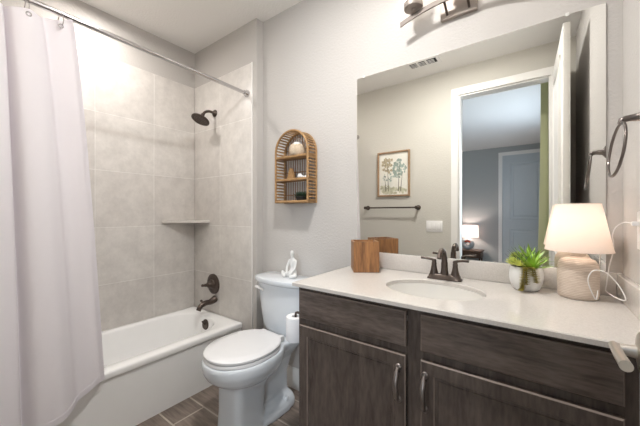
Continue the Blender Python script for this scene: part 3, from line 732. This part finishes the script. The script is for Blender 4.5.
sc = thing('shelf_succulent', 'dark green succulent clump on the bottom tier of the rattan shelf', 'potted plant', (RX+.06, 1.440, z))
obj('pot', lathe([(0, 0), (.030, 0), (.036, .02), (.034, .024), (0, .022)], (RX+.055, 1.440, z), (0, 0, 1), 24), M['dark'], sc)
b = bmesh.new()
for cx, cy in ((.028, 0), (.058, -.01), (.085, .002), (.05, .018)):
    for i in range(22):
        a = i*2.399+cx*50; el = .05+1.35*i/22
        leafmesh(b, (RX+cx, 1.438+cy, z+.020), (math.cos(a)*math.cos(el), math.sin(a)*math.cos(el), math.sin(el)), .038, .009, -.1)
obj('leaves', b, M['darkleaf'], sc, 50)

# ------------------------------------------------------------------ seen in the mirror: the front wall
pf = thing('framed_picture', 'wood framed watercolour of trees above the towel bar, seen in the mirror', 'picture', (-1.272, YF, 1.61))
x0, x1, z0, z1, fw = -1.457, -1.087, 1.362, 1.858, .018
b = bmesh.new(); rows = []
for m_, yy in ((0, YF), (0, YF+.022), (.003, YF+.025), (fw-.003, YF+.025), (fw, YF+.022), (fw, YF+.006)):
    rows.append([Vector((x0+m_, yy, z0+m_)), Vector((x1-m_, yy, z0+m_)), Vector((x1-m_, yy, z1-m_)), Vector((x0+m_, yy, z1-m_))])
obj('frame', loft(rows, False, bm=b), M['framewood'], pf, 25)
pr = obj('print', box(x0+fw-.002, x1-fw+.002, YF+.001, YF+.007, z0+fw-.002, z1-fw+.002), M['print'], pf, 0)
def blobs(bm, cx, cz_, sx, sz, n_, r0, r1, rg):
    for i in range(n_):
        a = rg.uniform(0, 2*PI); q = math.sqrt(rg.random()); x = cx+sx*q*math.cos(a); z = cz_+sz*q*math.sin(a); r = rg.uniform(r0, r1); y = YF+.0073+rg.uniform(0, .0008)
        if not (x0+fw+r < x < x1-fw-r and z0+fw+r < z < z1-fw-r): continue
        bm.faces.new([bm.verts.new((x+r*math.cos(k_*PI/4)*rg.uniform(.6, 1.1), y, z+r*math.sin(k_*PI/4)*rg.uniform(.6, 1.1))) for k_ in range(8)])
rg = random.Random(11)
b = bmesh.new(); blobs(b, -1.21, 1.66, .075, .10, 60, .008, .022, rg); blobs(b, -1.34, 1.57, .07, .05, 14, .006, .016, rg); obj('teal_foliage', b, M['wash1'], pr, 0)
b = bmesh.new(); blobs(b, -1.34, 1.71, .07, .085, 50, .008, .02, rg); obj('brown_foliage', b, M['wash2'], pr, 0)
b = bmesh.new(); blobs(b, -1.27, 1.425, .15, .035, 60, .010, .024, rg); blobs(b, -1.36, 1.46, .06, .03, 20, .01, .02, rg); obj('ground_wash', b, M['wash3'], pr, 0)
b = bmesh.new()
for xa, xb, zt_ in ((-1.33, -1.34, 1.74), (-1.215, -1.205, 1.70), (-1.36, -1.375, 1.62), (-1.19, -1.17, 1.62)):
    v4 = [(xa-.004, 1.42), (xa+.004, 1.42), (xb+.0015, zt_), (xb-.0015, zt_)]; b.faces.new([b.verts.new((x, YF+.0084, z)) for x, z in v4])
obj('trunks', b, M['ink'], pr, 0)
tb = thing('towel_bar', 'dark bronze towel bar under the framed picture, seen in the mirror', 'towel bar', (-1.285, YF, 1.24))
obj('bar', tube([(-1.60, YF+.065, 1.238), (-.985, YF+.065, 1.238)], .008, 14), M['bronze'], tb)
for x in (-1.585, -1.0):
    obj('post', lathe([(0, 0), (.026, 0), (.025, .008), (.014, .014), (.011, .05), (.017, .055), (.017, .076), (0, .078)], (x, YF, 1.238), (0, 1, 0), 24), M['bronze'], tb)
sw = thing('light_switch', 'white three gang light switch beside the doorway, seen in the mirror', 'light switch', (-.838, YF, 1.045))
obj('cover_plate', box(-.918, -.758, YF, YF+.006, .988, 1.102, .003), M['white'], sw)
for x in (-.884, -.838, -.792): obj('rocker', box(x-.016, x+.016, YF+.004, YF+.010, 1.012, 1.078, .002), M['white'], sw)
ve = thing('ceiling_vent', 'white ceiling air vent with dark slots, seen in the mirror', 'vent', (-.86, .19, ZC))
b = bmesh.new(); rows = []
for m_, z in ((0, ZC), (0, ZC-.006), (.004, ZC-.009), (.026, ZC-.009), (.03, ZC-.004)):
    rows.append([Vector((-1.01+m_, .115+m_, z)), Vector((-.71-m_, .115+m_, z)), Vector((-.71-m_, .265-m_, z)), Vector((-1.01+m_, .265-m_, z))])
obj('frame', loft(rows, False, bm=b), M['white'], ve, 25)
obj('duct', box(-.982, -.738, .143, .237, ZC-.003, ZC-.0005), M['dark'], ve, 0)
for xa in (-.975, -.898, -.818):
    b = bmesh.new()
    for i in range(3): box(xa, xa+.058, .162+i*.024, .1645+i*.024, ZC-.008, ZC-.003, bm=b)
    obj('louvre', b, M['white'], ve, 0)
for xa, xb in ((-.915, -.900), (-.838, -.821)): obj('divider', box(xa, xb, .143, .237, ZC-.0085, ZC-.003), M['white'], ve, 0)
t_ = thing('recessed_light', 'round recessed ceiling light over the bathtub', 'ceiling light', (-2.12, .66, ZC))
obj('trim_ring', lathe([(.058, -.003), (.062, -.008), (.082, -.008), (.086, 0)], (-2.12, .66, ZC), (0, 0, 1), 36, cap=False), M['white'], t_)
obj('lens', lathe([(0, -.0035), (.058, -.0035), (.058, -.0005), (0, -.0005)], (-2.12, .66, ZC), (0, 0, 1), 32), M['canlens'], t_)
t_ = thing('added_fill_fixture', 'added round fill light on the ceiling in the middle of the bathroom, unseen', 'ceiling light', (-.60, .67, ZC))  # unseen fixture added to go with the mid-room fill lamps
obj('base', lathe([(0, 0), (.08, 0), (.08, -.012), (.07, -.016), (0, -.016)], (-.60, .67, ZC), (0, 0, 1), 40), M['white'], t_)
obj('lens', lathe([(0, -.0165), (.066, -.0165), (.066, -.016), (0, -.016)], (-.60, .67, ZC), (0, 0, 1), 32), M['canlens'], t_)

# ------------------------------------------------------------------ seen in the mirror: the bedroom
d2 = bpy.data.objects.new('door_2', None); C.objects.link(d2); d2['kind'] = 'structure'; d2['label'] = 'pale blue panelled door in the bedroom far wall, seen in the mirror'; d2.location = (-.195, BY, 0); OFF['door_2'] = Vector(d2.location)
ex0, ex1, ez = -.595, .205, 2.40
obj('leaf', panel_door(ex1-ex0, ez, .02, 0, 0, 0, 0, 0) if False else box(ex0, ex1, BY, BY+.02, .01, ez, .002), M['door2'], d2)
b = bmesh.new()
for za, zb in ((.2, .85), (1.05, ez-.16)):
    rows = []
    for m_, yy in ((0, .015), (.006, .030), (.02, .030), (.028, .0205), (.06, .0205), (.075, .030)):
        rows.append([Vector((ex0+.13+m_, BY+yy, za+m_)), Vector((ex1-.13-m_, BY+yy, za+m_)), Vector((ex1-.13-m_, BY+yy, zb-m_)), Vector((ex0+.13+m_, BY+yy, zb-m_))])
    loft(rows, bm=b)
obj('panel_moulding', b, M['door2'], d2, 25)
casing('trim_bedroom_casing', ex0-.002, ex1+.002, ez+.003, BY, BY+.03, .07)
ns = thing('nightstand', 'low dark wood bedside table under the lit lamp, seen in the mirror', 'side table', (-1.17, -4.17, 0))
obj('table_top', box(-1.46, -.93, -4.36, -3.96, .345, .375, .004), M['darkwood'], ns)
obj('drawer_box', box(-1.44, -.95, -4.34, -3.98, .22, .345), M['darkwood'], ns)
for x in (-1.43, -.99):
    for y in (-4.33, -4.02): obj('leg', box(x, x+.03, y, y+.03, 0, .22), M['darkwood'], ns)
bl = thing('bedside_lamp', 'lit lamp with drum shade and grey ring base on the bedside table', 'table lamp', (-1.22, -4.12, .3755))
lx2, ly2 = -1.22, -4.12
obj('base', ring((lx2, ly2, .375+.1305), .080, .050, (1, 0, 0), (0, 0, 1), 40, 14), M['stone'], bl, 60)
b = bmesh.new(); rows = []
for i in range(15):
    a = PI*.22+PI*.56*i/14; rows.append([Vector((lx2+r*math.cos(a), ly2+yy, .503+r*math.sin(a))) for r, yy in ((.050, .047), (.066, .054), (.084, .053), (.066, .035))])
obj('rust_arc', loft(rows, bm=b), M['rust'], bl, 60, label='rust coloured arc on the ring base')
obj('neck', lathe([(.015, .255), (.012, .30), (.012, .33)], (lx2, ly2, .375), (0, 0, 1), 14), M['stone'], bl)
obj('lamp_shade', lathe([(.215, .275), (.205, .535), (.203, .535), (.213, .275)], (lx2, ly2, .375), (0, 0, 1), 48, cap=False), M['shade2'], bl, 60)
light('bedside_glow', 'POINT', (lx2, ly2, .78), BEDSIDE_W, (1, .84, .78), shadow_soft_size=.05)
P = catmull([Vector((.012+.055*(i % 2)+.010*i, -.60-.045*i, 0)) for i in range(7)], 8)
dc = thing('bedroom_curtain', 'long green curtain beside the bedroom window, seen in the mirror', 'curtain', (.12, -.74, .02))
rows = []
for j in range(13):
    f = j/12; rows.append([Vector((p.x*(1)+(.018-.045*f*f), p.y, 2.56-(2.54)*f)) for p in P])
o = obj('panel', loft(rows, False, False), M['green_curtain'], dc, 180); sd = o.modifiers.new('t', 'SOLIDIFY'); sd.thickness = .003
tag(obj('bedroom_curtain_rod', tube([(.135, -.50, 2.572), (.135, -2.9, 2.572)], .010, 12), M['gunmetal']), 'dark curtain rod over the bedroom window carrying the green curtain', 'curtain rod')
